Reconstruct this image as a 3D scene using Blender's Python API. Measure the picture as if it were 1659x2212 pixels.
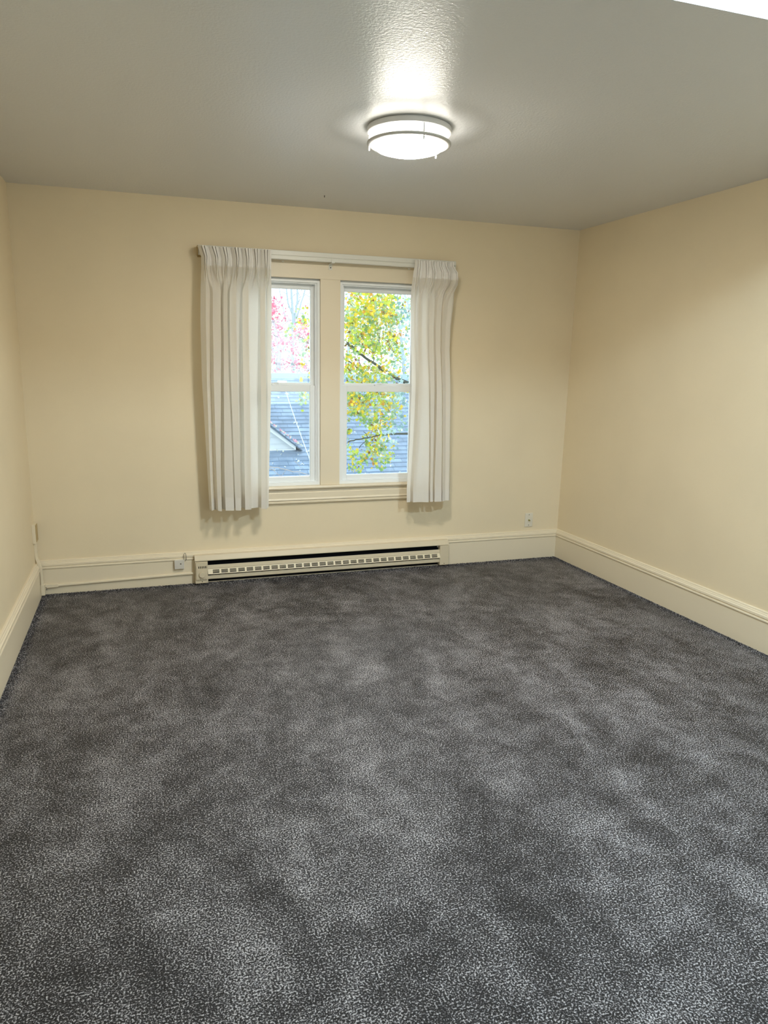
import bpy, bmesh, math, random
from mathutils import Vector, Matrix
from mathutils import noise as mnoise

S = bpy.context.scene
C = S.collection
for o in list(bpy.data.objects):
    bpy.data.objects.remove(o)

# ------------------------------------------------------------------ camera
F, YAW, PIT, ROL = 1575.94, .3214, -.2026, .0176
CAM = Vector((.7125, -5.2003, 1.576))
fw = Vector((math.sin(YAW)*math.cos(PIT), math.cos(YAW)*math.cos(PIT), math.sin(PIT)))
rt0 = Vector((math.cos(YAW), -math.sin(YAW), 0))
up0 = rt0.cross(fw)
rt = rt0*math.cos(ROL) + up0*math.sin(ROL)
up = -rt0*math.sin(ROL) + up0*math.cos(ROL)
cam = bpy.data.cameras.new('camera')
cam.sensor_fit = 'VERTICAL'; cam.sensor_height = 36; cam.lens = 36*F/2212
cam.clip_start = .05; cam.clip_end = 300
co = bpy.data.objects.new('camera', cam); C.objects.link(co)
M = Matrix((rt, up, -fw)).transposed().to_4x4(); M.translation = CAM
co.matrix_world = M
S.camera = co

# ------------------------------------------------------------------ light and exposure
SKY = (.82, .92, 1.0); SKY_STRENGTH = 3.8
LAMP = (1.0, .95, .84); LAMP_STRENGTH = 146
REAR = (.64, .84, 1.0); REAR_STRENGTH = 345
S.view_settings.view_transform = 'Standard'
S.view_settings.look = 'None'
S.view_settings.exposure = 0.0
S.view_settings.gamma = 1
S.view_settings.use_curve_mapping = False
w = bpy.data.worlds.new('overcast_sky'); S.world = w; w.use_nodes = True
bg = w.node_tree.nodes['Background']
bg.inputs[0].default_value = (*SKY, 1); bg.inputs[1].default_value = SKY_STRENGTH
def portal(name, loc, rot, sx, sy):
    l = bpy.data.lights.new(name, 'AREA'); l.shape = 'RECTANGLE'; l.size = sx; l.size_y = sy
    l.cycles.is_portal = True
    o = bpy.data.objects.new(name, l); C.objects.link(o); o.location = loc; o.rotation_euler = rot
    return o
portal('sky_portal', (2.015, .16, 1.4), (-math.pi/2, 0, 0), 1.45, 1.5)

# ------------------------------------------------------------------ pixel helpers (authoring: a pixel and a real plane give a real point)
def ray(px, py):
    return fw + rt*((px-829.5)/F) - up*((py-1106)/F)
def at(px, py, y):                        # the point of a pixel's ray on the vertical plane y
    d = ray(px, py); return CAM + d*((y-CAM.y)/d.y)
def x_at(px, y, z):                       # world x that shows at column px for this y and z
    a, b = -3., 9.
    for _ in range(40):
        m = (a+b)/2; d = Vector((m, y, z))-CAM
        if 829.5 + F*d.dot(rt)/d.dot(fw) < px: a = m
        else: b = m
    return (a+b)/2
def smooth(t):
    t = max(0., min(1., t)); return t*t*(3-2*t)
def lerp(a, b, t): return a+(b-a)*t
def interp(tab, k):                       # piecewise-linear table [(k, v)...]
    if k <= tab[0][0]: return tab[0][1]
    for (k0, v0), (k1, v1) in zip(tab, tab[1:]):
        if k <= k1: return lerp(v0, v1, (k-k0)/(k1-k0))
    return tab[-1][1]

# ------------------------------------------------------------------ materials
def mat(name, col, rough=.5, spec=.5, metal=0, **kw):
    m = bpy.data.materials.new(name); m.use_nodes = True
    b = m.node_tree.nodes['Principled BSDF']
    b.inputs['Base Color'].default_value = (*col, 1); b.inputs['Roughness'].default_value = rough
    b.inputs['Specular IOR Level'].default_value = spec; b.inputs['Metallic'].default_value = metal
    for k, v in kw.items(): b.inputs[k.replace('_', ' ')].default_value = v
    return m
def nd(m, t, **kw):
    n = m.node_tree.nodes.new(t)
    for k, v in kw.items(): setattr(n, k, v)
    return n
def ln(m, a, b): m.node_tree.links.new(a, b)
def noise_tex(m, scale, detail=2, rough=.5, coord=None):
    n = nd(m, 'ShaderNodeTexNoise'); n.inputs['Scale'].default_value = scale
    n.inputs['Detail'].default_value = detail; n.inputs['Roughness'].default_value = rough
    if coord is None:
        c = nd(m, 'ShaderNodeTexCoord'); coord = c.outputs['Object']
    ln(m, coord, n.inputs['Vector'])
    return n
def ramp(m, src, stops):
    r = nd(m, 'ShaderNodeValToRGB'); e = r.color_ramp.elements
    while len(e) < len(stops): e.new(.5)
    for i, (p, c) in enumerate(stops):
        e[i].position = p; e[i].color = (*c, 1) if len(c) == 3 else c
    ln(m, src, r.inputs[0]); return r
def bumpy(m, scale, dist, strength=1, detail=3, rough=.5):
    b = m.node_tree.nodes['Principled BSDF']
    n = noise_tex(m, scale, detail, rough)
    bp = nd(m, 'ShaderNodeBump'); bp.inputs['Distance'].default_value = dist; bp.inputs['Strength'].default_value = strength
    ln(m, n.outputs[0], bp.inputs['Height']); ln(m, bp.outputs[0], b.inputs['Normal'])
    return m
def vary(m, col, amt, scale):
    b = m.node_tree.nodes['Principled BSDF']
    n = noise_tex(m, scale, 4)
    lo = tuple(c*(1-amt) for c in col); hi = tuple(min(1, c*(1+amt)) for c in col)
    r = ramp(m, n.outputs[0], [(.3, lo), (.7, hi)])
    ln(m, r.outputs[0], b.inputs['Base Color']); return m

PAINT = (.82, .695, .485)
M_wall = vary(bumpy(mat('cream_wall_paint', PAINT, .55, .35), 230, .0006, .7), PAINT, .025, 2.2)
CEIL = (.75, .755, .76)
M_ceil = bumpy(mat('satin_ceiling_paint', CEIL, .33, .55), 85, .0019, 1, 3, .6)
TRIM = (.81, .705, .525)
M_trim = bumpy(mat('satin_trim_paint', TRIM, .38, .45), 60, .0004, .5)
M_vinyl = mat('white_vinyl', (.88, .90, .90), .35, .4)
M_rod = mat('white_enamel', (.78, .76, .68), .35, .4)
M_heater = bumpy(mat('beige_enamel', (.68, .585, .42), .42, .4), 300, .0003, .3)
M_heater_lit = mat('lit_beige_enamel', (.84, .74, .54), .4, .4)  # paler copy of the heater enamel; the tilted grille's brightness is painted in
M_black = mat('interior_shade_black', (.008, .008, .01), .8, .1)  # near-black stands in for the shade inside the heater's gaps
M_dark = mat('dark_metal', (.05, .045, .04), .5, .4)
M_nickel = mat('brushed_nickel', (.62, .62, .61), .42, .5, .25)
M_plate = mat('ivory_plate', (.78, .72, .59), .4, .4)
M_greybox = mat('pale_grey_plastic', (.66, .62, .55), .45, .4)
M_tan = bumpy(mat('tan_metal', (.45, .33, .15), .5, .4), 150, .0004, .5)
M_brass = mat('brass', (.35, .33, .10), .35, .5, .6)
M_screw = mat('screw_head', (.10, .075, .05), .4, .5, .4)

def emit(name, col, st):
    m = bpy.data.materials.new(name); m.use_nodes = True; nt = m.node_tree
    nt.nodes.remove(nt.nodes['Principled BSDF'])
    e = nd(m, 'ShaderNodeEmission'); e.inputs[0].default_value = (*col, 1); e.inputs[1].default_value = st
    ln(m, e.outputs[0], nt.nodes['Material Output'].inputs[0]); return m
M_lamp = [emit('frosted_lamp_glass', LAMP, LAMP_STRENGTH), emit('frosted_lamp_side', LAMP, LAMP_STRENGTH*.085)]
M_lamp_rear = [emit('added_rear_lamp_dome', REAR, REAR_STRENGTH), emit('added_rear_lamp_side', REAR, REAR_STRENGTH*.3)]

def glass():
    m = bpy.data.materials.new('window_glass'); m.use_nodes = True; nt = m.node_tree
    nt.nodes.remove(nt.nodes['Principled BSDF'])
    t = nd(m, 'ShaderNodeBsdfTransparent'); t.inputs[0].default_value = (.97, .99, .99, 1)
    g = nd(m, 'ShaderNodeBsdfGlossy'); g.inputs['Roughness'].default_value = 0
    f = nd(m, 'ShaderNodeFresnel'); f.inputs[0].default_value = 1.5
    mu = nd(m, 'ShaderNodeMath', operation='MULTIPLY'); mu.inputs[1].default_value = 1.8
    ln(m, f.outputs[0], mu.inputs[0])
    x = nd(m, 'ShaderNodeMixShader'); ln(m, mu.outputs[0], x.inputs[0]); ln(m, t.outputs[0], x.inputs[1]); ln(m, g.outputs[0], x.inputs[2])
    ln(m, x.outputs[0], nt.nodes['Material Output'].inputs[0]); return m
M_glass = glass()

def cloth(name, trans):
    m = bpy.data.materials.new(name); m.use_nodes = True; nt = m.node_tree
    nt.nodes.remove(nt.nodes['Principled BSDF'])
    tc = nd(m, 'ShaderNodeTexCoord')
    mp = nd(m, 'ShaderNodeMapping'); mp.inputs['Scale'].default_value = (1, 1, 6); ln(m, tc.outputs['Object'], mp.inputs[0])
    n = noise_tex(m, 160, 3, .5, mp.outputs[0])
    r = ramp(m, n.outputs[0], [(.25, (.89, .85, .79)), (.75, (.96, .93, .885))])
    d = nd(m, 'ShaderNodeBsdfDiffuse'); ln(m, r.outputs[0], d.inputs[0])
    t = nd(m, 'ShaderNodeBsdfTranslucent'); t.inputs[0].default_value = (.98, .94, .83, 1)
    bp = nd(m, 'ShaderNodeBump'); bp.inputs['Distance'].default_value = .0005; ln(m, n.outputs[0], bp.inputs['Height'])
    ln(m, bp.outputs[0], d.inputs['Normal'])
    x = nd(m, 'ShaderNodeMixShader'); x.inputs[0].default_value = trans
    ln(m, d.outputs[0], x.inputs[1]); ln(m, t.outputs[0], x.inputs[2])
    ln(m, x.outputs[0], nt.nodes['Material Output'].inputs[0]); return m
M_cloth = cloth('cream_linen_weave', .42)
M_hem = cloth('doubled_linen_hem', .32)
M_heading = cloth('stiffened_linen_heading', .08)

OFFS = (15.5, 2.6, 0)
def carpet(name):
    m = mat(name, (.1, .1, .1), 1, .0); b = m.node_tree.nodes['Principled BSDF']
    tc = nd(m, 'ShaderNodeTexCoord')
    fine = noise_tex(m, 185, 3, .68, tc.outputs['Object'])
    tuft = nd(m, 'ShaderNodeTexVoronoi'); tuft.inputs['Scale'].default_value = 190; ln(m, tc.outputs['Object'], tuft.inputs['Vector'])
    # trodden and brushed pile: broad soft patches, stretched along the vacuum strokes
    mp = nd(m, 'ShaderNodeMapping'); mp.inputs['Scale'].default_value = (1.5, .75, 1); mp.inputs['Rotation'].default_value = (0, 0, .35); mp.inputs['Location'].default_value = OFFS
    ln(m, tc.outputs['Object'], mp.inputs[0])
    big = noise_tex(m, 2.3, 5, .62, mp.outputs[0]); big.inputs['Distortion'].default_value = .6
    mid = noise_tex(m, 9, 4, .65, tc.outputs['Object']); mid.inputs['Distortion'].default_value = .5
    # threshold moves with the patches: more pale fibre tips where the pile leans to the light
    a = nd(m, 'ShaderNodeMath', operation='MULTIPLY_ADD'); ln(m, big.outputs[0], a.inputs[0]); a.inputs[1].default_value = .17; a.inputs[2].default_value = -.085
    a2 = nd(m, 'ShaderNodeMath', operation='MULTIPLY_ADD'); ln(m, mid.outputs[0], a2.inputs[0]); a2.inputs[1].default_value = .14; a2.inputs[2].default_value = -.07
    s = nd(m, 'ShaderNodeMath', operation='ADD'); ln(m, a.outputs[0], s.inputs[0]); ln(m, a2.outputs[0], s.inputs[1])
    s2 = nd(m, 'ShaderNodeMath', operation='ADD'); ln(m, s.outputs[0], s2.inputs[0]); ln(m, fine.outputs[0], s2.inputs[1])
    r = ramp(m, s2.outputs[0], [(.435, (.003, .0027, .003)), (.497, (.019, .0165, .018)), (.543, (.105, .099, .104)), (.61, (.56, .535, .545))])
    ln(m, r.outputs[0], b.inputs['Base Color'])
    b.inputs['Specular IOR Level'].default_value = .28; b.inputs['Roughness'].default_value = .5
    bp = nd(m, 'ShaderNodeBump'); bp.inputs['Distance'].default_value = .005; bp.inputs['Strength'].default_value = .8
    ln(m, fine.outputs[0], bp.inputs['Height']); ln(m, bp.outputs[0], b.inputs['Normal'])
    return m
M_carpet = carpet('charcoal_flecked_carpet')
M_pile = mat('charcoal_carpet_yarn', (.085, .08, .083), 1, 0)
M_pile_light = mat('grey_carpet_yarn', (.42, .39, .385), 1, 0)

# ------------------------------------------------------------------ object helpers
KEEP = []                                 # meshes whose face order is already right
def tag(o, label=None, cat=None, group=None, kind=None):
    for k, v in (('label', label), ('category', cat), ('group', group), ('kind', kind)):
        if v: o[k] = v
    return o
def empty(name, loc, label, cat, group=None):
    o = bpy.data.objects.new(name, None); C.objects.link(o); o.location = loc; o.empty_display_size = .05
    return tag(o, label, cat, group)
def obj(name, bm, mats, parent=None, smooth_shade=False, bevel=0):
    if not isinstance(mats, (list, tuple)): mats = [mats]
    bmesh.ops.recalc_face_normals(bm, faces=bm.faces) if not any(k is bm for k in KEEP) else None
    me = bpy.data.meshes.new(name); bm.to_mesh(me); bm.free()
    for m in mats: me.materials.append(m)
    if smooth_shade:
        for p in me.polygons: p.use_smooth = True
    o = bpy.data.objects.new(name, me); C.objects.link(o)
    if parent:
        o.parent = parent
        if parent.type == 'EMPTY': o.matrix_parent_inverse = Matrix.Translation(-Vector(parent.location))
    if bevel:
        md = o.modifiers.new('bevel', 'BEVEL'); md.width = bevel; md.segments = 2; md.limit_method = 'ANGLE'
    return o
def struct(name, bm, m, parent=None, **kw):
    o = obj(name, bm, m, parent, **kw)
    if not parent: o['kind'] = 'structure'
    return o
def B(*boxes):
    bm = bmesh.new()
    for b in boxes: box(bm, *b)
    return bm
def box(bm, x0, x1, y0, y1, z0, z1, mi=0):
    v = [bm.verts.new(p) for p in ((x0,y0,z0),(x1,y0,z0),(x1,y1,z0),(x0,y1,z0),(x0,y0,z1),(x1,y0,z1),(x1,y1,z1),(x0,y1,z1))]
    for f in ((0,3,2,1),(4,5,6,7),(0,1,5,4),(1,2,6,5),(2,3,7,6),(3,0,4,7)):
        fc = bm.faces.new([v[i] for i in f]); fc.material_index = mi
def hexa(bm, pts, mi=0):                  # eight corners, bottom ring then top ring
    v = [bm.verts.new(p) for p in pts]
    for f in ((0,3,2,1),(4,5,6,7),(0,1,5,4),(1,2,6,5),(2,3,7,6),(3,0,4,7)):
        bm.faces.new([v[i] for i in f]).material_index = mi
def extrude_profile(prof, a, b, place):
    """closed profile [(u, v)], swept from parameter a to b; place(t, u, v) -> point"""
    bm = bmesh.new()
    r0 = [bm.verts.new(place(a, u, v)) for u, v in prof]; r1 = [bm.verts.new(place(b, u, v)) for u, v in prof]
    n = len(prof)
    for i in range(n): bm.faces.new((r0[i], r0[(i+1) % n], r1[(i+1) % n], r1[i]))
    bm.faces.new(r0[::-1]); bm.faces.new(r1)
    return bm
def lathe(bm, prof, cx, cy, seg=96, mi=0, close=False):
    """prof [(r, z)]"""
    rings = []
    for r, z in prof:
        if r < 1e-6: rings.append([bm.verts.new((cx, cy, z))])
        else: rings.append([bm.verts.new((cx+r*math.cos(2*math.pi*i/seg), cy+r*math.sin(2*math.pi*i/seg), z)) for i in range(seg)])
    pairs = list(zip(rings, rings[1:]))
    if close: pairs.append((rings[-1], rings[0]))
    for a, b in pairs:
        for i in range(seg):
            j = (i+1) % seg
            if len(a) == 1: f = bm.faces.new((a[0], b[i], b[j]))
            elif len(b) == 1: f = bm.faces.new((a[i], a[j], b[0]))
            else: f = bm.faces.new((a[i], a[j], b[j], b[i]))
            f.material_index = mi
def tube(bm, pts, r, seg=8, mi=0, taper=None):
    pts = [Vector(p) for p in pts]; n = len(pts); rings = []
    for i, p in enumerate(pts):
        d = (pts[min(i+1, n-1)]-pts[max(i-1, 0)]).normalized()
        a = d.cross(Vector((0, 0, 1)) if abs(d.z) < .9 else Vector((1, 0, 0))).normalized(); b = d.cross(a)
        rr = r if taper is None else lerp(r, taper, i/(n-1))
        rings.append([bm.verts.new(p+a*rr*math.cos(2*math.pi*k/seg)+b*rr*math.sin(2*math.pi*k/seg)) for k in range(seg)])
    for a, b in zip(rings, rings[1:]):
        for k in range(seg):
            f = bm.faces.new((a[k], a[(k+1) % seg], b[(k+1) % seg], b[k])); f.material_index = mi; f.smooth = True
    bm.faces.new(rings[0][::-1]).material_index = mi; bm.faces.new(rings[-1]).material_index = mi
def disc(bm, c, axis, r, h, seg=24, r2=None):   # a short cylinder from c along axis ('x','y','z' with sign)
    v = {'x': Vector((1,0,0)), 'y': Vector((0,1,0)), 'z': Vector((0,0,1)), '-y': Vector((0,-1,0)), '-z': Vector((0,0,-1))}[axis]
    c = Vector(c); tube(bm, [c, c+v*h], r, seg, 0, r2)

# ------------------------------------------------------------------ the room
H = 2.6; W = 3.9732; HB = .2344; T = .022
YF = -6.35; YE = -3.241; HR = 2.96
DW, K = .0282, -.017                      # the right wall leans out a little and the room widens towards the door
WX0, WX1, WZ0, WZ1 = 1.30, 2.73, .655, 2.145
struct('floor', B((-.2, W+.3, YF-.2, .2, -.15, 0)), M_carpet)
struct('wall_back', B((-.15, WX0, 0, .15, 0, HR), (WX1, W+.25, 0, .15, 0, HR), (WX0, WX1, 0, .15, 0, WZ0), (WX0, WX1, 0, .15, WZ1, HR)), M_wall)
struct('wall_left', B((-.15, 0, YF, .15, 0, HR)), M_wall)
bm = bmesh.new()
def wr(y, z): return W + K*y + DW*z/H
hexa(bm, [(wr(YF,0),YF,0),(4.4,YF,0),(4.4,.15,0),(wr(.15,0),.15,0),(wr(YF,HR),YF,HR),(4.4,YF,HR),(4.4,.15,HR),(wr(.15,HR),.15,HR)])
struct('wall_right', bm, M_wall)
FWX0, FWX1, FWZ0, FWZ1 = 1.75, 3.35, .85, 2.2
struct('wall_front', B((-.15, FWX0, YF-.15, YF, 0, HR), (FWX1, 4.5, YF-.15, YF, 0, HR), (FWX0, FWX1, YF-.15, YF, 0, FWZ0), (FWX0, FWX1, YF-.15, YF, FWZ1, HR)), M_wall)
struct('ceiling', B((-.15, 4.4, YE, .15, H, HR+.1), (-.15, 4.5, YF-.15, YE, HR, HR+.1)), M_ceil)
portal('rear_sky_portal', ((FWX0+FWX1)/2, YF-.16, 1.52), (math.pi/2, 0, 0), 1.6, 1.35)
# added window behind the camera, unseen, brings daylight in from the rear
bm = B((FWX0, FWX0+.05, YF-.1, YF-.03, FWZ0, FWZ1), (FWX1-.05, FWX1, YF-.1, YF-.03, FWZ0, FWZ1), (FWX0, FWX1, YF-.1, YF-.03, FWZ0, FWZ0+.05), (FWX0, FWX1, YF-.1, YF-.03, FWZ1-.05, FWZ1), (FWX0, FWX1, YF-.09, YF-.04, 1.5, 1.54))
wf = struct('added_window', bm, M_vinyl)
obj('pane', B((FWX0+.04, FWX1-.04, YF-.068, YF-.064, FWZ0+.04, FWZ1-.04)), M_glass, wf)

# baseboards: flat board and a moulded cap
BP = [(0, 0), (T, 0), (T, .172), (T-.002, .175), (T+.004, .178), (T+.006, .184), (T+.004, .190), (T-.001, .192), (T-.001, .196),
      (T+.004, .199), (T+.003, .211), (T-.003, .216), (T-.004, .219), (T-.004, .221), (.013, .224), (.012, .231), (.008, HB), (0, HB)]
struct('baseboard_back', extrude_profile(BP, 0.018, W-.001, lambda t, u, v: (t, -u, v)), M_trim)
struct('baseboard_right', extrude_profile(BP, 0, YF, lambda t, u, v: (wr(t, v)-u+.001, t, v)), M_trim)
bm = extrude_profile(BP, -.085, YF, lambda t, u, v: (u, t, v))
box(bm, 0, T, -.09, 0, 0, .165)
struct('baseboard_left', bm, M_trim)

# ------------------------------------------------------------------ window: two double-hung units in one casing
struct('trim_1', B((WX0-.10, WX1+.10, -.02, 0, 2.135, 2.262), (WX0-.11, WX1+.11, -.03, 0, 2.262, 2.272)), M_trim, bevel=.002)   # head casing
struct('trim_2', B((1.942, 2.086, -.016, .15, .68, 2.137)), M_trim, bevel=.002)          # mullion casing
struct('trim_3', B((WX0-.09, WX0, -.02, 0, .68, 2.135), (WX0-.004, WX0+.018, -.018, .15, .66, 2.145)), M_trim, bevel=.002)
struct('trim_4', B((WX1, WX1+.09, -.02, 0, .68, 2.135), (WX1-.018, WX1+.004, -.018, .15, .66, 2.145)), M_trim, bevel=.002)
SP = [(.06, .680), (-.028, .680), (-.036, .677), (-.040, .668), (-.036, .659), (-.028, .655), (-.02, .655), (.0, .655), (.06, .655)]
struct('trim_5', extrude_profile(SP, WX0-.12, WX1+.12, lambda t, u, v: (t, u, v)), M_trim)
AP = [(0, .655), (-.016, .655), (-.016, .636), (-.014, .634), (-.018, .628), (-.018, .590), (-.021, .586), (-.024, .578), (-.020, .572), (-.017, .570), (-.017, .566), (-.021, .562), (-.019, .553), (-.012, .550), (0, .549)]
struct('trim_6', extrude_profile(AP, WX0-.10, WX1+.10, lambda t, u, v: (t, u, v)), M_trim)

def frame(bm, x0, x1, z0, z1, y0, y1, l, r, b, t):
    box(bm, x0, x0+l, y0, y1, z0, z1); box(bm, x1-r, x1, y0, y1, z0, z1)
    box(bm, x0+l, x1-r, y0, y1, z0, z0+b); box(bm, x0+l, x1-r, y0, y1, z1-t, z1)
def window(name, x0, x1):
    z0, z1 = .68, 2.125
    bm = bmesh.new()
    frame(bm, x0, x1, z0, z1, .004, .13, .020, .020, .024, .016)
    frame(bm, x0+.02, x1-.02, z0+.024, z1-.016, .016, .13, .011, .011, .006, .008)   # stepped stop
    box(bm, x0, x1, .02, .12, z1, z1+.025)
    r = struct(name, bm, M_vinyl, bevel=.0015)
    bm = bmesh.new(); ux0, ux1 = x0+.024, x1-.024
    frame(bm, ux0, ux1, 1.375, 2.118, .070, .100, .030, .030, .044, .050)
    u = obj('upper_sash', bm, M_vinyl, r, bevel=.002)
    obj('pane', B((ux0+.025, ux1-.025, .084, .088, 1.40, 2.08)), M_glass, u)
    bm = bmesh.new(); lx0, lx1 = x0+.031, x1-.031
    frame(bm, lx0, lx1, .704, 1.402, .030, .062, .036, .036, .038, .044)
    l = obj('lower_sash', bm, M_vinyl, r, bevel=.003)
    obj('pane', B((lx0+.03, lx1-.03, .044, .048, .73, 1.37)), M_glass, l)
    cx = (x0+x1)/2
    bm = B((cx-.03, cx+.03, .035, .062, 1.402, 1.412)); tube(bm, [(cx-.015, .04, 1.416), (cx+.02, .032, 1.418)], .006, 8)
    obj('sash_lock', bm, M_vinyl, r, bevel=.002)
    return r
window('window_1', 1.318, 1.942)
window('window_2', 2.086, 2.712)

# ------------------------------------------------------------------ curtain rod
RY = -.096
rod = empty('curtain_rod', (2.03, 0, 2.27), 'white metal traverse curtain rod mounted above the double window', 'curtain rod')
RP = [(RY+.022, 2.300), (RY+.002, 2.300), (RY, 2.298), (RY, 2.270), (RY+.005, 2.268), (RY+.005, 2.265), (RY-.003, 2.263), (RY-.003, 2.244), (RY+.001, 2.240), (RY+.022, 2.240)]
obj('track', extrude_profile(RP, 1.112, 2.925, lambda t, u, v: (t, u, v)), M_rod, rod)
for x, s in ((1.112, 1), (2.925, -1)):
    xa, xb = sorted((x, x-s*.004))
    bm = B((xa, xb, RY, 0, 2.245, 2.298)); box(bm, *sorted((x, x+s*.035)), -.004, 0, 2.235, 2.31)
    obj('bracket', bm, M_rod if s < 0 else M_tan, rod)
bm = B((2.00, 2.024, -.10, 0, 2.236, 2.240), (2.00, 2.024, -.103, -.099, 2.236, 2.262), (2.00, 2.024, -.024, -.02, 2.20, 2.24))
br = obj('bracket', bm, M_rod, rod)
bm = bmesh.new(); disc(bm, (2.012, -.024, 2.214), '-y', .0045, .004, 12); obj('screw', bm, M_screw, br)
for x in (1.66, 2.565):
    bm = bmesh.new(); tube(bm, [(x, RY+.008, 2.240), (x, RY+.006, 2.228), (x+.006, RY-.004, 2.224), (x+.008, RY-.008, 2.232)], .0022, 6)
    obj('carrier_hook', bm, M_rod, rod)

# ------------------------------------------------------------------ curtains
def z_of(py): return at(700, py, -.12).z
def curtain(name, label, left, right, midtab, bottab, z_top, z_bot, npl, seed, flare):
    rng = random.Random(seed)
    n, rows = 900, 110
    def norm(tab):
        a, b = tab[0][0], tab[-1][0]; return [((t[0]-a)/(b-a), t[1]) for t in tab]
    mid, bot = norm(midtab), norm(bottab)
    K_ = len(mid)
    # cumulative cloth parameter from the middle table (true cloth length incl. depth)
    L = [0]
    for (x0, d0), (x1, d1) in zip(mid, mid[1:]): L.append(L[-1]+math.hypot((x1-x0)*.46, (d1-d0)*.06))
    L = [l/L[-1] for l in L]
    def sample(tab, s):
        for i in range(K_-1):
            if s <= L[i+1] or i == K_-2:
                t = (s-L[i])/(L[i+1]-L[i]); t = max(0, min(1, t)); te = lerp(t, smooth(t), .75)
                return lerp(tab[i][0], tab[i+1][0], te), lerp(tab[i][1], tab[i+1][1], te)
    pleats = [((i+.5)/npl + rng.uniform(-.02, .02)) for i in range(npl)]
    amp = [rng.uniform(.75, 1.2) for _ in range(npl)]
    ph = [rng.uniform(-.01, .01) for _ in range(npl)]
    def header(s, k):          # k 0 at the top edge, 1 at the pinch
        x, y = s, 0.
        for p, a, q in zip(pleats, amp, ph):
            d = (s-p)*npl*1.05
            if abs(d) < .5:
                wv = math.cos(d*math.pi)**.6 if abs(d) < .5 else 0
                fingers = min(1, abs(math.cos(d*math.pi*3))*1.9)**.6
                y += wv*(lerp(.042, .016, k)*a*fingers + lerp(.000, .034, k))
                x += -d/npl*lerp(.10, .62, k)*math.cos(d*math.pi) + q*(1-k)*wv
        return x, y
    def build(za, zb, nrow, off, extra_rows=None):
        bm = bmesh.new(); grid = []
        for j in range(nrow+1):
            z = lerp(za, zb, j/nrow)
            row = []
            tv = (z_top-z)/(z_top-z_bot)
            xl = x_at(interp(left, z), -.125, z); xr = x_at(interp(right, z), -.125, z)
            hd = (z_top-z)/.125
            bl = smooth((z_top-.125-z)/.17)
            for i in range(n+1):
                s = i/n
                xm, dm = sample(mid, s); xb, db = sample(bot, s)
                tt = smooth((tv-.30)/.70)
                x, d = lerp(xm, xb, tt), lerp(dm, db, tt)
                wob = mnoise.noise(Vector((s*9+seed, tv*2.2, seed)))*.008*min(1, tv*3)
                depth = lerp(.034, .088, smooth(tv*1.8))
                y = -.112 - d*depth + wob
                if bl < 1:
                    hx, hy = header(s, min(1, max(0, hd)))
                    x = lerp(hx, x, bl); y = lerp(-.112 - hy, y, bl)
                xx = lerp(xl, xr, x)
                # crinkle just under the pinch
                cr = math.exp(-((z_top-.16-z)/.05)**2)*.005*math.sin(s*npl*2*math.pi*3+3*math.sin(s*40))
                y += cr
                # the free edge returns towards the wall
                zz = z
                if flare == 'left':
                    e = smooth(1-s/.05); y += e*.012
                else:
                    e = smooth((s-.93)/.07); y += e*.012
                    if hd < 2: zz -= e*.045*max(0, 1-hd*.8)
                if j == nrow and zb <= z_bot+.001: zz += .004*mnoise.noise(Vector((s*14, seed, 3.)))
                row.append(bm.verts.new((xx, y-off, zz)))
            grid.append(row)
        for a, b in zip(grid, grid[1:]):
            for i in range(n): bm.faces.new((a[i], a[i+1], b[i+1], b[i]))
        KEEP.append(bm)
        return bm
    r = empty(name, ((x_at(left[0][1], -.12, z_bot)+x_at(right[0][1], -.12, z_bot))/2, -.12, z_bot), label, 'curtain', None)
    zh = z_top-.118
    obj('heading', build(z_top, zh, 24, 0), M_heading, r, True)
    obj('panel', build(zh, z_bot, rows, 0), M_cloth, r, True)
    obj('hem', build(z_bot+.083, z_bot, 14, .0022), M_hem, r, True)
    return r
def zt(tab): return sorted((z_of(py), px) for py, px in tab)


LM = [(436,.3),(446,.75),(455,.15),(460,.9),(476,1.),(470,.5),(479,.0),(486,.5),(481.5,.9),(490,1.),(484,.5),(492.3,.1),(498,.5),(494.5,.9),(508,1.),(502,.5),(511,.1),(519,.05),(525,.5),(521,.85),(534,.95),(527,.5),(538,.2),(556,.05),(563,.5),(559,.8),(569,.95),(564,.5),(572,.1),(576,.1),(574,.6),(584,.5)]
LB = [(452,.4),(456,.6),(465,.15),(468,.9),(476,1.),(472,.5),(480,0),(486,.5),(484,.9),(502,1.),(494,.5),(503.3,.1),(509,.5),(505,.9),(517,1.),(512,.5),(519,.1),(524,.1),(529,.5),(526,.85),(539,.95),(533,.5),(545,.3),(557,.15),(564,.5),(561,.8),(573,.95),(568,.5),(575,.3),(576,.3),(574.5,.6),(578.5,.5)]
curtain('curtain', 'cream linen pinch-pleat curtain drawn to the left side of the window', zt([(530,422),(550,427),(570,434),(600,434),(700,433),(820,436),(900,441),(1000,447),(1095,453)]),
        zt([(530,587),(700,586),(820,584.5),(1000,580),(1095,578.5)]), LM, LB, 2.290, .556, 7, 3, 'left')
RM = [(884,.7),(893,.8),(890,.5),(894,.1),(898,.1),(904,.5),(899,.8),(917,.95),(912,.5),(919.3,.2),(924,.5),(921,.85),(930,.95),(926,.5),(932.5,0),(938,.5),(935,.9),(944,1),(940,.5),(946.3,.2),(950,.5),(948,.85),(958,.5),(966,.8),(970,.5)]
RB = [(874,.7),(880,.85),(878,.5),(882,.2),(885,.2),(890,.5),(886,.8),(918,.95),(913,.5),(920,.2),(924,.5),(922,.85),(927,.95),(924,.5),(929.5,.1),(934,.5),(931,.9),(945,1),(941,.5),(946.5,.2),(950,.5),(948,.85),(957,.6),(964,.8),(969,.5)]
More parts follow.
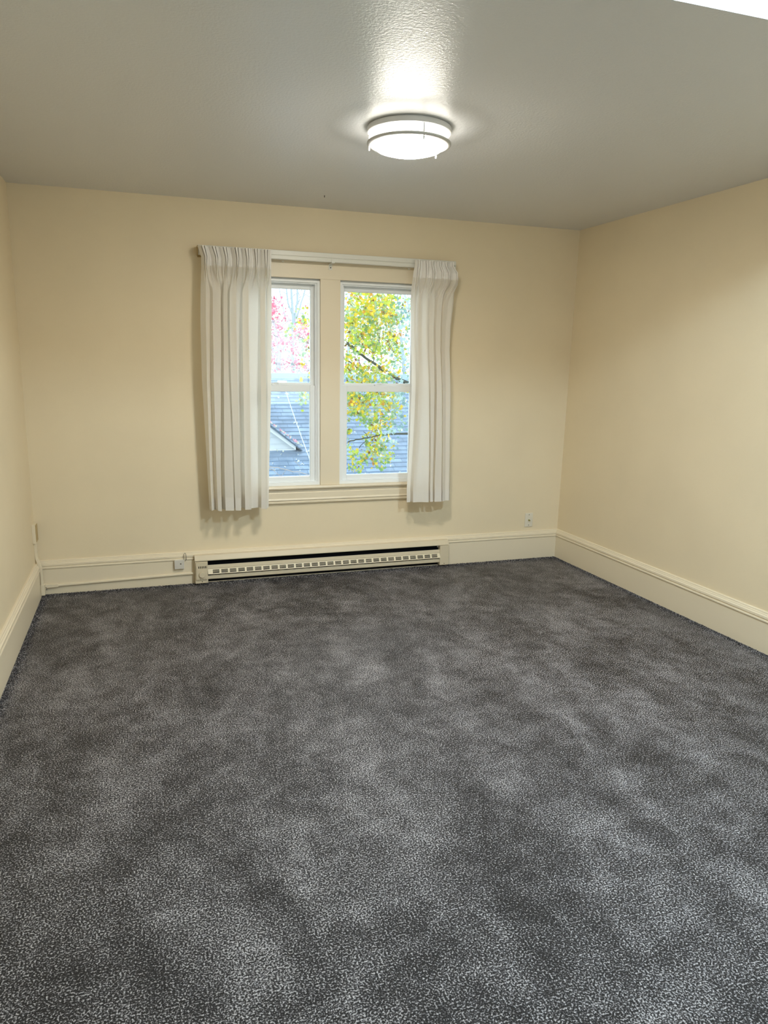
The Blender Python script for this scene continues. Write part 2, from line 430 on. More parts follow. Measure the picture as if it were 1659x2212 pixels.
curtain('curtain', 'cream linen pinch-pleat curtain drawn to the right side of the window', zt([(560,896),(575,893),(610,888),(640,885),(830,884),(950,880),(1060,874),(1085,874)]),
        zt([(560,985),(574,994),(600,992),(618,983),(650,979),(700,973),(750,970),(850,971),(1000,970),(1085,969)]), RM, RB, 2.285, .552, 6, 8, 'right')

# ------------------------------------------------------------------ ceiling lamps
LX, LY = 1.905, -1.880
def ceiling_lamp(x, y, z, label, mg):
    r = empty('ceiling_lamp', (x, y, z), label, 'ceiling lamp')
    bm = bmesh.new(); lathe(bm, [(.0, z), (.180, z), (.180, z-.004), (.187, z-.004), (.188, z-.006), (.188, z-.026), (.184, z-.028), (.171, z-.028), (.171, z-.010), (0, z-.010)], x, y)
    obj('base_ring', bm, M_nickel, r)
    bm = bmesh.new(); lathe(bm, [(.168, z-.012), (.170, z-.05), (.170, z-.068), (.159, z-.074), (.156, z-.082), (.143, z-.092), (.110, z-.102), (.05, z-.109), (0, z-.110)], x, y)
    for f in bm.faces:
        if f.calc_center_median().z > z-.067: f.material_index = 1     # the drum's side is dimmer than its lit dome
    obj('diffuser', bm, mg, r, True)
    bm = bmesh.new(); lathe(bm, [(.172, z-.062), (.184, z-.063), (.188, z-.066), (.188, z-.071), (.184, z-.074), (.160, z-.0785), (.1575, z-.077), (.1715, z-.069)], x, y, close=True)
    obj('trim_ring', bm, M_nickel, r, True)
    for a in (-1.54, .47, 2.74):
        px, py = x+.180*math.cos(a-.02), y+.180*math.sin(a-.02)
        bm = bmesh.new(); tube(bm, [(px, py, z-.02), (px, py, z-.088)], .0032, 8)
        p = obj('post', bm, M_nickel, r)
        bm = bmesh.new(); tube(bm, [(px, py, z-.082), (px, py, z-.094)], .005, 12, 0, .003)
        obj('finial', bm, M_nickel, p)
    return r
ceiling_lamp(LX, LY, H, 'round flush ceiling lamp with two nickel rings and a glowing white diffuser', M_lamp)
ceiling_lamp(2.7, -4.02, HR, 'added unseen ceiling lamp that lights the near end of the room in cool white', M_lamp_rear)  # added lamp, out of view, for the cool light at the near end

bm = bmesh.new(); tube(bm, [(1.874, -.412, H), (1.874, -.412, H-.012)], .0022, 8)
tag(obj('nail', bm, M_dark), 'tiny dark nail sticking out of the ceiling between lamp and window', 'nail')

# ------------------------------------------------------------------ baseboard heater
X0, X1 = 1.021, 2.963
ht = empty('baseboard_heater', ((X0+X1)/2, -.04, 0), 'long beige electric baseboard heater on the floor under the window', 'heater')
obj('back_housing', B((X0+.01, X1-.01, -.030, -.0235, .012, .205), (X0+.085, X1-.073, -.045, -.030, .095, .115)), M_black, ht)
obj('heating_element', B(*[(X0+.10+i*.0115, X0+.1008+i*.0115, -.062, -.032, .060, .110) for i in range(154)]), M_dark, ht)
CP = [(-.023, .214), (-.052, .211), (-.070, .181), (-.0705, .175), (-.0685, .175), (-.066, .181), (-.050, .207), (-.023, .210)]
obj('top_cover', extrude_profile(CP, X0-.001, X1+.001, lambda t, u, v: (t, u, v)), M_heater, ht)
PX0, PX1 = X0+.088, X1-.072
PP = [(-.062, .141), (-.0635, .141), (-.068, .116), (-.0665, .112), (-.060, .112)]
obj('upper_panel', extrude_profile(PP, PX0, PX1, lambda t, u, v: (t, u, v)), M_heater, ht)
# louvred grille strip, tilted: 29 groups of three slots
bm = bmesh.new()
def gp(t, k): return lerp(-.066, -.080, k), lerp(.112, .078, k)
def strip(bm, xa, xb, k0, k1):
    (y0, z0), (y1, z1) = gp(0, k0), gp(0, k1)
    hexa(bm, [(xa, y0, z0-.0012), (xb, y0, z0-.0012), (xb, y1, z1-.0012), (xa, y1, z1-.0012), (xa, y0, z0), (xb, y0, z0), (xb, y1, z1), (xa, y1, z1)])
NG = 29; gx0, gx1 = 1.142, 2.868; pitch = (gx1-gx0+.012)/NG; gw = pitch*.78
strip(bm, PX0, PX1, 0, .16); strip(bm, PX0, PX1, .84, 1)
xs = PX0
for i in range(NG):
    a = gx0+i*pitch
    strip(bm, xs, a, .16, .84); xs = a+gw
    for k0, k1 in ((.33, .37), (.57, .61)): strip(bm, a, a+gw, k0+.01, k1+.02)
strip(bm, xs, PX1, .16, .84)
obj('grille', bm, M_heater_lit, ht)
obj('slot_shade', B((PX0, PX1, -.058, -.056, .066, .108)), M_black, ht)  # black sheet put behind the grille slots as their shade
LP_ = [(-.060, .065), (-.0635, .063), (-.0665, .058), (-.0665, .040), (-.060, .035), (-.058, .035), (-.058, .065)]
obj('lower_panel', extrude_profile(LP_, PX0, PX1, lambda t, u, v: (t, u, v)), M_heater, ht)
# thermostat end section
th = obj('thermostat_section', B((X0, X0+.088, -.070, -.024, .012, .170)), M_heater, ht, bevel=.0015)
bm = B((X0+.006, X0+.084, -.080, -.070, .045, .122), (X0+.006, X0+.084, -.080, -.070, .140, .165), (X0+.006, X0+.084, -.076, -.070, .12, .142))
for i in range(6): box(bm, X0+.016+i*.0118, X0+.016+i*.0118+.0062, -.080, -.070, .122, .140)
box(bm, X0+.006, X0+.016, -.080, -.070, .122, .140); box(bm, X0+.079, X0+.084, -.080, -.070, .122, .140)
for i in range(6): box(bm, X0+.010+i*.0125, X0+.017+i*.0125, -.080, -.070, .040, .045)
obj('thermostat_cover', bm, M_heater, th)
obj('vent_slot_shade', B(*[(X0+.0222+i*.0118, X0+.0278+i*.0118, -.0770, -.0765, .123, .139) for i in range(5)]), M_black, th)  # thin black plates painted as the shade in the vent openings
bm = bmesh.new(); tube(bm, [(X0+.047, -.080, .078), (X0+.047, -.089, .078), (X0+.047, -.092, .078)], .021, 32); 
kn = obj('dial', bm, M_heater, th, bevel=.002)
bm = bmesh.new(); disc(bm, (X0+.047, -.070, .024), '-y', .0035, .002, 12); obj('screw', bm, M_screw, th)
ec = obj('end_cap', B((X1-.074, X1, -.074, -.024, .016, .172)), M_heater, ht, bevel=.002)
bm = bmesh.new(); disc(bm, (X1-.037, -.074, .028), '-y', .0032, .002, 12); obj('screw', bm, M_screw, ec)
bm = bmesh.new(); disc(bm, (X1-.080, -.034, .158), '-y', .006, .004, 12); obj('rivet', bm, M_rod, ht)

# ------------------------------------------------------------------ wall plate with coax jack
px, pz = 3.699, .325
wp = empty('wall_plate', (px, 0, pz), 'ivory wall plate with a brass coax jack near the right corner', 'wall plate')
obj('plate', B((px-.0355, px+.0355, -.0075, 0, pz-.0575, pz+.0575)), M_plate, wp, bevel=.003)
for z in (pz+.043, pz-.043):
    bm = bmesh.new(); disc(bm, (px, -.0075, z), '-y', .0035, .0012, 14); obj('screw', bm, M_screw, wp)
bm = bmesh.new(); disc(bm, (px, -.0075, pz-.002), '-y', .0075, .003, 6); disc(bm, (px, -.010, pz-.002), '-y', .0048, .014, 16)
obj('coax_connector', bm, M_brass, wp)

# ------------------------------------------------------------------ small cable box with a wire loop on the back baseboard
bx = empty('cable_box', (.916, -.022, .154), 'small pale grey cable box on the baseboard left of the heater', 'cable box')
obj('cover', B((.883, .950, -.046, -.0225, .121, .186)), M_greybox, bx, bevel=.002)
bm = bmesh.new(); disc(bm, (.926, -.046, .158), '-y', .0045, .0015, 14); obj('screw', bm, M_screw, bx)
bm = bmesh.new(); pts = []
for i in range(17):
    a = math.pi*i/16; pts.append((.957-.008*math.cos(a), -.034-.004*math.sin(a), .205+.028*math.sin(a)))
pts = [(.949, -.032, .178)]+pts+[(.965, -.032, .182), (.955, -.034, .172)]
tube(bm, pts, .0016, 6)
obj('wire_loop', bm, M_dark, bx)

# ------------------------------------------------------------------ surface raceway along the back baseboard and up the left corner
rc = empty('cable_raceway', (.05, -.03, .07), 'cream painted cable raceway running along the bottom of the back baseboard', 'cable raceway')
def zr(x): return lerp(.052, .072, (x-.05)/.97)
bm = bmesh.new()
prof = [(0, 0), (.010, .000), (.013, .003), (.013, .011), (.010, .015), (0, .016)]
r0 = [bm.verts.new((.05, -.0225-u, zr(.05)+v)) for u, v in prof]; r1 = [bm.verts.new((1.020, -.0225-u, zr(1.02)+v)) for u, v in prof]
for i in range(6): bm.faces.new((r0[i], r0[(i+1) % 6], r1[(i+1) % 6], r1[i]))
bm.faces.new(r0[::-1]); bm.faces.new(r1)
obj('channel', bm, M_trim, rc)
obj('coupling', B((.05, .125, -.0385, -.0225, .050, .073)), M_trim, rc, bevel=.002)
rv = empty('corner_raceway', (.03, -.06, 0), 'narrow cream raceway dropping down the left corner to an elbow box', 'cable raceway')
bm = bmesh.new()
path = [(.006, -.05, .375), (.006, -.05, .30), (.008, -.052, .262), (.020, -.058, .225), (.030, -.062, .19), (.032, -.064, .14), (.032, -.066, .085)]
for p, q in zip(path, path[1:]):
    hexa(bm, [(q[0]-.006, q[1]-.012, q[2]), (q[0]+.009, q[1]-.012, q[2]), (q[0]+.009, q[1]+.012, q[2]), (q[0]-.006, q[1]+.012, q[2]),
              (p[0]-.006, p[1]-.012, p[2]), (p[0]+.009, p[1]-.012, p[2]), (p[0]+.009, p[1]+.012, p[2]), (p[0]-.006, p[1]+.012, p[2])])
obj('channel', bm, M_trim, rv)
obj('elbow_box', B((.0225, .046, -.082, -.050, .012, .085), (.026, .052, -.050, -.0235, .035, .080)), M_trim, rv, bevel=.0015)
bm = bmesh.new(); tube(bm, [(.050, -.052, .062), (.054, -.054, .052), (.051, -.056, .042), (.058, -.052, .044)], .0014, 6)
obj('wire', bm, M_dark, rv)
jb = empty('wall_jack_box', (0, -.055, .44), 'slim cream box with a tan face on the left wall by the corner', 'jack box')
obj('housing', B((0, .021, -.112, -.012, .376, .502)), M_trim, jb, bevel=.002)
obj('face_plate', B((.0205, .0235, -.098, -.020, .384, .494)), M_tan, jb, bevel=.001)

# ------------------------------------------------------------------ ragged pile at the carpet's edge
rng = random.Random(5); bm = bmesh.new()
def tuft(x, y, h):
    a = rng.uniform(0, 6.28); dx, dy = math.cos(a)*.0022, math.sin(a)*.0022
    lx, ly = rng.uniform(-.004, .004), rng.uniform(-.004, .004)
    v = [bm.verts.new(p) for p in ((x-dx, y-dy, -.001), (x+dx, y+dy, -.001), (x+dx*.6+lx, y+dy*.6+ly, h), (x-dx*.6+lx, y-dy*.6+ly, h))]
    f = bm.faces.new(v); f.material_index = 1 if rng.random() < .25 else 0
for _ in range(15000): tuft(rng.uniform(.03, W-.03), -T-.004-abs(rng.gauss(0, .03)), rng.uniform(.001, .006))
for _ in range(9000):
    y = rng.uniform(-3.2, -.03); tuft(wr(y, 0)-T-.004-abs(rng.gauss(0, .02)), y, rng.uniform(.001, .005))
for _ in range(7000): tuft(T+.004+abs(rng.gauss(0, .02)), rng.uniform(-2.6, -.03), rng.uniform(.001, .005))
KEEP.append(bm)
tag(obj('carpet_pile', bm, [M_pile, M_pile_light]), 'charcoal carpet tufts standing along the foot of the baseboards', 'carpet', kind='stuff')

# ================================================================== outdoors
M_ground = vary(mat('lawn', (.22, .28, .14), .9, .1), (.22, .28, .14), .3, .8)
struct('ground', B((-40, 60, .6, 90, -4.2, -4.0)), M_ground)
def roofmat():
    m = mat('blue_grey_shingles', (.3, .42, .56), .9, .15); b = m.node_tree.nodes['Principled BSDF']
    tc = nd(m, 'ShaderNodeTexCoord'); mp = nd(m, 'ShaderNodeMapping'); ln(m, tc.outputs['UV'], mp.inputs[0])
    br = nd(m, 'ShaderNodeTexBrick'); ln(m, mp.outputs[0], br.inputs['Vector'])
    br.inputs['Scale'].default_value = 1; br.inputs['Brick Width'].default_value = .30; br.inputs['Row Height'].default_value = .14
    br.inputs['Mortar Size'].default_value = .006; br.inputs['Color1'].default_value = (.145, .20, .275, 1); br.inputs['Color2'].default_value = (.20, .27, .36, 1); br.inputs['Mortar'].default_value = (.10, .145, .205, 1)
    n = noise_tex(m, 3, 5, .6, mp.outputs[0]); mx = nd(m, 'ShaderNodeMixRGB', blend_type='OVERLAY'); mx.inputs[0].default_value = .5
    ln(m, br.outputs[0], mx.inputs[1]); ln(m, n.outputs[0], mx.inputs[2]); ln(m, mx.outputs[0], b.inputs['Base Color']); return m
M_roof = roofmat()
M_ridge = mat('pale_ridge_shingles', (.30, .40, .50), .9, .1)
M_siding = mat('white_siding', (.44, .49, .53), .7, .2)
M_fascia = mat('white_fascia', (.55, .60, .63), .6, .2)
M_slate = mat('dark_drip_edge', (.05, .09, .14), .6, .3)

YN = 11.9; SL = math.radians(31)           # ridge line of the neighbour's roof at y = YN+..., measured from the photo's courses
ridge = at(650, 809, YN); RZ = ridge.z
house = empty('neighbour_house', (2, YN-2, -4), "neighbour's house with a blue grey shingle roof below the window", 'house')
def roof_courses(x0, x1, n, expo=.14, front=True):
    bm = bmesh.new(); uv = bm.loops.layers.uv.new('UVMap')
    rr = random.Random(3); s = -1 if front else 1
    for k in range(n):
        sa, sb = k*expo, (k+1)*expo
        ya, za = YN+s*sa*math.cos(SL), RZ-sa*math.sin(SL)
        yb, zb = YN+s*sb*math.cos(SL), RZ-sb*math.sin(SL)
        lift = .016; off = rr.random()*.3
        cols = int((x1-x0)/.6)
        for c in range(cols):
            xa, xb = x0+(x1-x0)*c/cols, x0+(x1-x0)*(c+1)/cols
            l2 = lift*rr.uniform(.7, 1.3)
            v = [bm.verts.new(p) for p in ((xa, ya, za), (xb, ya, za), (xb, yb+s*.0, zb+l2), (xa, yb, zb+l2))]
            f = bm.faces.new(v)
            for lp, q in zip(f.loops, ((xa+off, sa), (xb+off, sa), (xb+off, sb), (xa+off, sb))): lp[uv].uv = (q[0], q[1])
            w2 = [bm.verts.new(p) for p in ((xa, yb, zb+l2), (xb, yb, zb+l2), (xb, yb, zb-.01), (xa, yb, zb-.01))]
            f = bm.faces.new(w2); f.material_index = 1
            for lp, q in zip(f.loops, ((xa+off, sb), (xb+off, sb), (xb+off, sb+.01), (xa+off, sb+.01))): lp[uv].uv = (q[0], q[1])
    KEEP.append(bm)
    return bm
HX0, HX1 = -2.0, 12.0
M_roofedge = mat('shingle_butt_edge', (.15, .21, .29), .9, .1)
obj('roof', roof_courses(HX0, HX1, 40), [M_roof, M_roofedge], house)
obj('rear_roof', roof_courses(HX0, HX1, 40, front=False), [M_roof, M_roofedge], house)
e0 = 40*.14
ey, ez = YN-e0*math.cos(SL), RZ-e0*math.sin(SL)
obj('ridge_cap', B((HX0, HX1, YN-.16, YN+.16, RZ-.09, RZ+.03)), M_ridge, house)
obj('wall', B((HX0+.3, HX1-.3, ey+.4, 2*YN-ey-.4, -4, ez-.05)), M_siding, house)
for x in (HX0+.3, HX1-.35):
    bm = bmesh.new()
    hexa(bm, [(x, ey+.4, ez-.05), (x+.05, ey+.4, ez-.05), (x+.05, 2*YN-ey-.4, ez-.05), (x, 2*YN-ey-.4, ez-.05), (x, YN-.02, RZ-.12), (x+.05, YN-.02, RZ-.12), (x+.05, YN+.02, RZ-.12), (x, YN+.02, RZ-.12)])
    obj('gable_wall', bm, M_siding, house)
# roof vent
vp = at(609, 829, YN-.55)
obj('roof_vent', B((vp.x-.09, vp.x+.09, vp.y-.12, vp.y+.1, vp.z-.14, vp.z+.07)), M_fascia, house, bevel=.01)
# dormer: right foot of its gable at pixel (636, 970)
def roof_y(z): return YN-(RZ-z)/math.tan(SL)
# find where the pixel ray meets the roof plane
def on_roof(px, py):
    d = ray(px, py); nrm = Vector((0, -math.sin(SL), math.cos(SL))); p0 = Vector((0, YN, RZ))
    return CAM + d*((p0-CAM).dot(nrm)/d.dot(nrm))
foot = on_roof(637, 971); yd = foot.y; zd = foot.z
tip = at(583, 932, yd); sl = (tip.z-zd)/(foot.x-tip.x)
dw = 1.0; ax = foot.x-dw; az = zd+sl*dw
dm = obj('dormer', bmesh.new(), M_siding, house)
bm = bmesh.new()
v = [bm.verts.new(p) for p in ((ax-dw, yd, zd), (foot.x, yd, zd), (ax, yd, az))]; bm.faces.new(v)
for k in range(1, 8):
    z = zd+k*.13
    if z < az-.03:
        hw = (az-z)/sl
        box(bm, ax-hw, ax+hw, yd-.012, yd, z-.012, z)
bm.to_mesh(dm.data); bm.free(); dm.data.materials.clear(); dm.data.materials.append(M_siding)
for s in (1, -1):                           # rake boards and little roof planes
    e = s*dw; n_ = .12
    bm = bmesh.new()
    hexa(bm, [(ax+e, yd-.10, zd), (ax+e, yd, zd), (ax, yd, az), (ax, yd-.10, az), (ax+e, yd-.10, zd+.10), (ax+e, yd, zd+.10), (ax, yd, az+.10), (ax, yd-.10, az+.10)])
    obj('rake_board', bm, M_fascia, dm)
    ex = ax+s*(at(652, 972, yd-.1).x-ax); zx = zd-.02
    yr = roof_y(az)+.3; yl = roof_y(zx)+.1
    bm = bmesh.new()
    hexa(bm, [(ex, yd-.16, zx), (ex, yl, zx), (ax, yr, az+.10), (ax, yd-.16, az+.10), (ex, yd-.16, zx+.02), (ex, yl, zx+.02), (ax, yr, az+.175), (ax, yd-.16, az+.175)])
    obj('dormer_roof', bm, M_slate, dm)
obj('sill_trim', B((ax-dw, foot.x, yd-.03, yd, zd-.04, zd+.012)), M_fascia, dm)

# utility cable
a, b_ = at(615, 838, 6.0), at(664, 971, 4.2)
end = b_+(b_-a)*.55
bm = bmesh.new(); N = 24
tube(bm, [tuple(a.lerp(end, i/N)+Vector((0, 0, -.05*math.sin(math.pi*i/N)))) for i in range(N+1)], .0052, 8)
for p in (.07, .38, .43, .66):
    q = a.lerp(end, p); 
    for _ in range(3):
        d = Vector((rng.uniform(-.04, .04), 0, rng.uniform(-.03, .03))); tube(bm, [q, q+d], .006, 5)
M_cable = mat('pale_cable', (.45, .49, .52), .6, .2)
tag(obj('utility_cable', bm, M_cable), "straight pale utility cable crossing in front of the neighbour's roof", 'cable')

# ------------------------------------------------------------------ trees
def leafmat(name, c, tr=.5):
    m = bpy.data.materials.new(name); m.use_nodes = True; nt = m.node_tree; nt.nodes.remove(nt.nodes['Principled BSDF'])
    d = nd(m, 'ShaderNodeBsdfDiffuse'); d.inputs[0].default_value = (*c, 1)
    t = nd(m, 'ShaderNodeBsdfTranslucent'); t.inputs[0].default_value = (*c, 1)
    x = nd(m, 'ShaderNodeMixShader'); x.inputs[0].default_value = tr
    ln(m, d.outputs[0], x.inputs[1]); ln(m, t.outputs[0], x.inputs[2]); ln(m, x.outputs[0], nt.nodes['Material Output'].inputs[0]); return m
Ly = leafmat('yellow_leaf', (0.683, 0.507, 0.044)); Ll = leafmat('lime_leaf', (0.44, 0.528, 0.066)); Lg = leafmat('green_leaf', (0.187, 0.33, 0.132))
Lp = leafmat('pale_green_leaf', (0.33, 0.463, 0.298)); Lo = leafmat('orange_leaf', (0.528, 0.264, 0.044)); Lb = leafmat('brown_leaf', (0.187, 0.11, 0.033)); Lw = leafmat('pale_leaf', (0.683, 0.683, 0.573))
Lt = leafmat('teal_leaf', (0.209, 0.353, 0.374)); Lt2 = leafmat('pale_teal_leaf', (0.418, 0.573, 0.594))
Lr = leafmat('pink_leaf', (0.66, 0.187, 0.286)); Lr2 = leafmat('light_pink_leaf', (0.716, 0.396, 0.484)); Lr3 = leafmat('crimson_leaf', (0.495, 0.077, 0.143))
M_bark = mat('dark_bark', (.045, .055, .05), .9, .1)
M_bark2 = mat('grey_bark', (.36, .42, .48), .9, .1)
M_bark3 = mat('lavender_grey_bark', (.50, .48, .54), .9, .1)
M_twig = mat('pale_twig', (.30, .29, .29), .8, .1)

def leaf(bm, c, s, r, mi):
    n = Vector((r.gauss(0, 1), r.gauss(0, 1)-.6, r.gauss(0, 1))).normalized()
    a = n.orthogonal().normalized(); a = (Matrix.Rotation(r.uniform(0, 6.28), 3, n) @ a); b = n.cross(a)
    out = []
    for k in range(10):                       # five-lobed
        t = 2*math.pi*k/10; rr = s*(1 if k % 2 == 0 else .55)*.5*r.uniform(.85, 1.1)
        out.append(bm.verts.new(c + a*rr*math.cos(t) + b*rr*math.sin(t) + n*(.12*s*(k % 2))))
    bm.faces.new(out).material_index = mi
def clusters(bm, r, blobs, size, weights):
    """blobs: (centre, radius, count)"""
    idx = list(range(len(weights)))
    for c, rad, cnt in blobs:
        loc = r.choices(idx, weights)[0]
        for _ in range(cnt):
            p = c + Vector((r.gauss(0, rad*.5), r.gauss(0, rad*.6), r.gauss(0, rad*.5)))
            mi = loc if r.random() < .40 else r.choices(idx, weights)[0]
            leaf(bm, p, size*r.uniform(.7, 1.25), r, mi)

# the yellow-green maple right outside the right-hand window
r = random.Random(11)
YM = 6.0                                     # about 11 m from the camera
maple = empty('maple_tree', (6.8, 6.2, -4), 'yellow and green autumn maple filling the right window', 'tree')
bm = bmesh.new(); blobs = []
def region(xa, xb, ya, yb, n, cnt, rad, dy=.9):
    for _ in range(n):
        px_, py_ = r.uniform(xa, xb), r.uniform(ya, yb)
        blobs.append((at(px_, py_, YM+r.uniform(-dy, dy)), rad*r.uniform(.7, 1.3), cnt))
region(748, 858, 625, 770, 74, 18, .14)
region(748, 850, 640, 740, 30, 16, .12)
region(775, 860, 600, 700, 26, 16, .12)
region(748, 852, 790, 885, 62, 17, .12)
region(790, 852, 880, 960, 20, 15, .11)
region(750, 790, 880, 930, 8, 13, .09)
region(748, 790, 850, 890, 9, 14, .10)
region(748, 848, 960, 1012, 20, 15, .10)
region(640, 672, 650, 700, 6, 8, .09); region(622, 668, 690, 735, 6, 7, .08); region(652, 672, 735, 830, 8, 7, .08)
region(650, 668, 846, 880, 3, 12, .07)
region(1010, 1250, 560, 980, 100, 12, .16)
clusters(bm, r, [(c_, q_, int(n_*1.25)) for c_, q_, n_ in blobs], .064, [26, 24, 18, 20, 6, 5, 6])
KEEP.append(bm)
obj('foliage', bm, [Ly, Ll, Lg, Lp, Lo, Lb, Lw], maple)
def limb(pix, ra, rb, y=YM):
    pts = [at(a, b, y+c) for a, b, c in pix]; out = []
    for p, q in zip(pts, pts[1:]):
        for i in range(4):
            t = i/4; out.append(p.lerp(q, t)+Vector((r.uniform(-.01, .01), 0, r.uniform(-.01, .01))))
    out.append(pts[-1]); return out
def limbs(parent, lst, m, name='branch', y=YM):
    for pix, ra, rb in lst:
        bm = bmesh.new(); tube(bm, limb(pix, ra, rb, y), ra, 8, 0, rb); obj(name, bm, m, parent)
limbs(maple, [
    ([(738,733,.0),(760,749,-.1),(790,775,-.1),(822,794,-.1)], .020, .020),
    ([(738,772,.2),(752,780,.1),(768,792,0),(785,803,0)], .014, .006),
    ([(808,787,0),(806,763,0),(813,745,0)], .010, .006),
    ([(824,770,0),(822,750,0),(818,735,0)], .007, .004), ([(835,762,0),(845,745,0),(858,735,.1)], .006, .003),
    ([(779,788,0),(773,772,0),(774,764,0)], .006, .004), ([(806,766,0),(817,772,0)], .006, .004),
    ([(820,745,0),(819,700,0)], .006, .003), ([(738,806,0),(744,770,0)], .008, .006),
    ([(752,955,0),(775,948,0),(795,946,0),(812,941,0)], .011, .008), ([(795,944,0),(785,932,0)], .006, .004), ([(775,968,0),(790,952,0)], .006, .005),
    ([(820,795,0),(900,840,.3),(1010,900,.8)], .024, .05),
    ([(812,941,0),(900,935,.4),(1010,960,.8)], .012, .03),
    ([(590,722,-.1),(600,728,-.1)], .005, .003), ([(640,722,0),(668,742,0)], .006, .005)], M_bark)
tk = at(1010, 900, YM+.8); bm = bmesh.new()
tube(bm, [(6.8, 6.2, -4.05), (6.7, 6.2, -2.), (tk.x+.05, tk.y, tk.z-.1), (tk.x+.1, tk.y, 2.), (tk.x-.2, tk.y, 4.)], .22, 16, 0, .08)
obj('trunk', bm, M_bark, maple)

def bg_tree(name, label, y, regions, size, mats, weights, bark, stems, seed, cnt=14):
    global r
    r = random.Random(seed)
    c = at((regions[0][0]+regions[0][1])/2, 800, y)
    t = empty(name, (c.x, y, -4), label, 'tree', 'trees behind the neighbouring house' if y > 15 else None)
    bm = bmesh.new(); bl = []
    for (xa, xb, ya, yb, n, rad) in regions:
        for _ in range(n): bl.append((at(r.uniform(xa, xb), r.uniform(ya, yb), y+r.uniform(-1.2, 1.2)), rad*r.uniform(.6, 1.3), cnt))
    if bl:
        clusters(bm, r, bl, size, weights); KEEP.append(bm)
        obj('foliage', bm, mats, t)
    else: bm.free()
    for pix, ra, rb in stems:
        bm = bmesh.new(); tube(bm, limb([(a, b, 0) for a, b in pix], ra, rb, y), ra, 6, 0, rb); obj('branch', bm, bark, t)
    base = at(stems[0][0][0][0], stems[0][0][0][1], y)
    bm = bmesh.new(); tube(bm, [(base.x, y, -4.05), (base.x+.1, y, (base.z-4)/2), base], min(.35, stems[0][1]*3), 10, 0, stems[0][1]); obj('trunk', bm, bark, t)
    return t
# pink tree behind the ridge
rr = random.Random(4)
def twigs(xa, xb, ya, yb, n, ln_, ra):
    out = []
    for _ in range(n):
        x, y = rr.uniform(xa, xb), rr.uniform(ya, yb); a = rr.uniform(.2, 2.9)
        out.append(([(x, y), (x+ln_*math.cos(a)*.6, y-ln_*math.sin(a)*.6), (x+ln_*math.cos(a+.4), y-ln_*math.sin(a+.4))], ra, ra*.5))
    return out
bg_tree('pink_tree', 'pink leaved tree behind the roof in the left window', 24,
        [(560, 608, 645, 700, 30, .3), (560, 640, 690, 745, 22, .3), (640, 672, 690, 735, 18, .28), (575, 665, 740, 800, 26, .35), (738, 785, 770, 812, 6, .35), (300, 570, 640, 800, 60, .45)],
        .13, [Lr, Lr2, Lr3, Lw], [40, 36, 6, 12], M_bark3,
        [([(600, 800), (604, 760), (596, 720), (590, 690)], .10, .04), ([(604, 760), (625, 735), (640, 700)], .05, .02), ([(600, 790), (580, 750), (570, 700)], .06, .02)]+twigs(560, 670, 690, 806, 55, 22, .022), 21)
bg_tree('bare_tree', 'bare grey tree with upright trunks seen at the top of the left window', 34,
        [(500, 560, 600, 700, 1, .3)], .12, [Lw], [1], M_bark2,
        [([(632, 800), (633, 690), (630, 640), (627, 560)], .085, .05), ([(633, 720), (642, 650), (643, 560)], .07, .04), ([(633, 680), (622, 655), (612, 560)], .06, .03), ([(640, 690), (655, 640), (668, 590)], .05, .03),
         ([(618, 690), (608, 650), (600, 600)], .03, .02), ([(750, 800), (757, 700), (760, 600)], .10, .04)]+twigs(560, 680, 590, 700, 60, 26, .022)+twigs(560, 672, 730, 812, 150, 18, .026)+twigs(742, 792, 600, 700, 60, 22, .03), 5)
bg_tree('evergreen_tree', 'blue green evergreen behind the maple at the right window edge', 24,  # evergreen; its tint also stands in for the curtain's reflection in the pane
        [(835, 1000, 600, 840, 120, .35), (900, 1100, 560, 900, 60, .5)], .13, [Lt, Lt2, Lp, Lg], [36, 40, 18, 6], M_bark,
        [([(930, 860), (925, 700), (922, 560)], .15, .05)], 31)

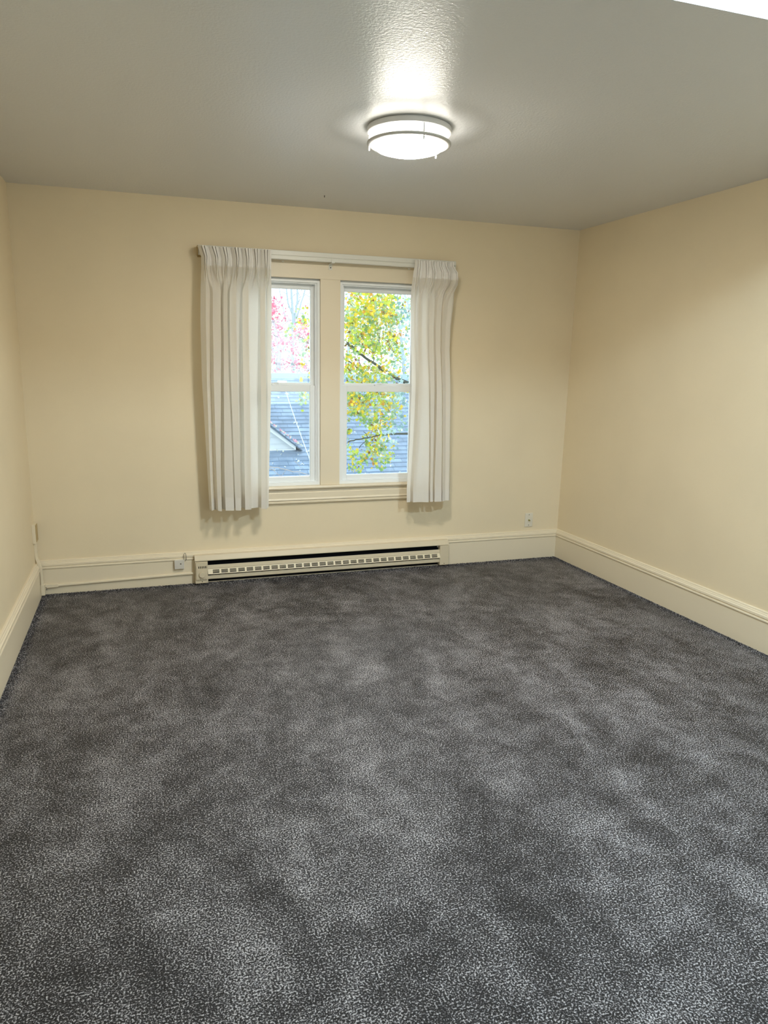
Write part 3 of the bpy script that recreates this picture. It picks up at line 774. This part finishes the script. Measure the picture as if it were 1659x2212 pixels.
bg_tree('pane_reflection_foliage', 'added pale teal foliage standing in for the pale reflection in the right window pane', 6.3,  # added foliage; its pale teal imitates the curtain's reflection in the glass
        [(852, 1000, 640, 900, 62, .16), (846, 1000, 890, 960, 14, .12)], .075, [Lt, Lt2, Lp, Lw, Ly], [26, 36, 20, 14, 4], M_bark2,
        [([(960, 1040), (930, 900), (900, 760), (880, 650)], .03, .01)], 41, 17)
bg_tree('pale_green_tree', 'pale green tree standing further back behind the maple', 18.5,
        [(748, 1010, 650, 815, 110, .32)], .11, [Lp, Lt2, Ll, Lw], [40, 26, 18, 16], M_bark2,
        [([(880, 880), (870, 760), (860, 680)], .08, .03)], 77, 13)

# pale bare shrub hanging over the lower edge of the view
sh = empty('bare_shrub', (2.2, 2.6, -4), 'thin pale bare twigs crossing the bottom of the left window', 'shrub')
r = random.Random(9)
SH = 2.6
limbs(sh, [([(560,1004,0),(600,1010,0),(635,1018,0),(672,1028,0)], .0055, .004), ([(590,1008,0),(596,1022,0),(606,1027,0),(614,1022,0),(619,1014,0)], .003, .0025),
           ([(645,1022,0),(655,1032,0)], .003, .003), ([(638,996,0),(645,1006,0),(655,1012,0)], .003, .002), ([(560,1030,0),(585,1028,0),(598,1024,0)], .002, .002),
           ([(565,1000,0),(585,1013,0),(592,1016,0)], .005, .004)], M_twig, 'twig', SH)
bm = bmesh.new()
for (a, b) in ((589,1000),(594,1015),(640,992),(643,997),(650,1003),(653,1001),(656,1003),(648,1016),(655,1029),(652,1030)):
    leaf(bm, at(a, b, SH), .016, r, 0)
KEEP.append(bm); obj('dried_leaves', bm, [Lw], sh)
bm = bmesh.new(); q = at(560, 1004, SH); tube(bm, [(2.2, SH, -4.02), (q.x-.2, SH, -1.5), (q.x-.05, SH, q.z-.3), q], .03, 8, 0, .006); obj('stem', bm, M_twig, sh)
bm = bmesh.new()
r = random.Random(2)
for _ in range(70):
    p = on_roof(r.uniform(570, 1000), r.uniform(860, 1045)); leaf(bm, p+Vector((0, -.02, .03)), r.uniform(.03, .07), r, 0)
for _ in range(60):
    t = r.random(); leaf(bm, Vector((lerp(ax, ax+dw*1.1, t), yd-r.uniform(-.1, .14), lerp(az+.2, zd+.11, t))), r.uniform(.04, .09), r, r.choice((0, 1)))
KEEP.append(bm)
tag(obj('fallen_leaves', bm, [Lw, Lr2]), "pale fallen leaves scattered over the neighbour's shingles", 'leaves', kind='stuff')
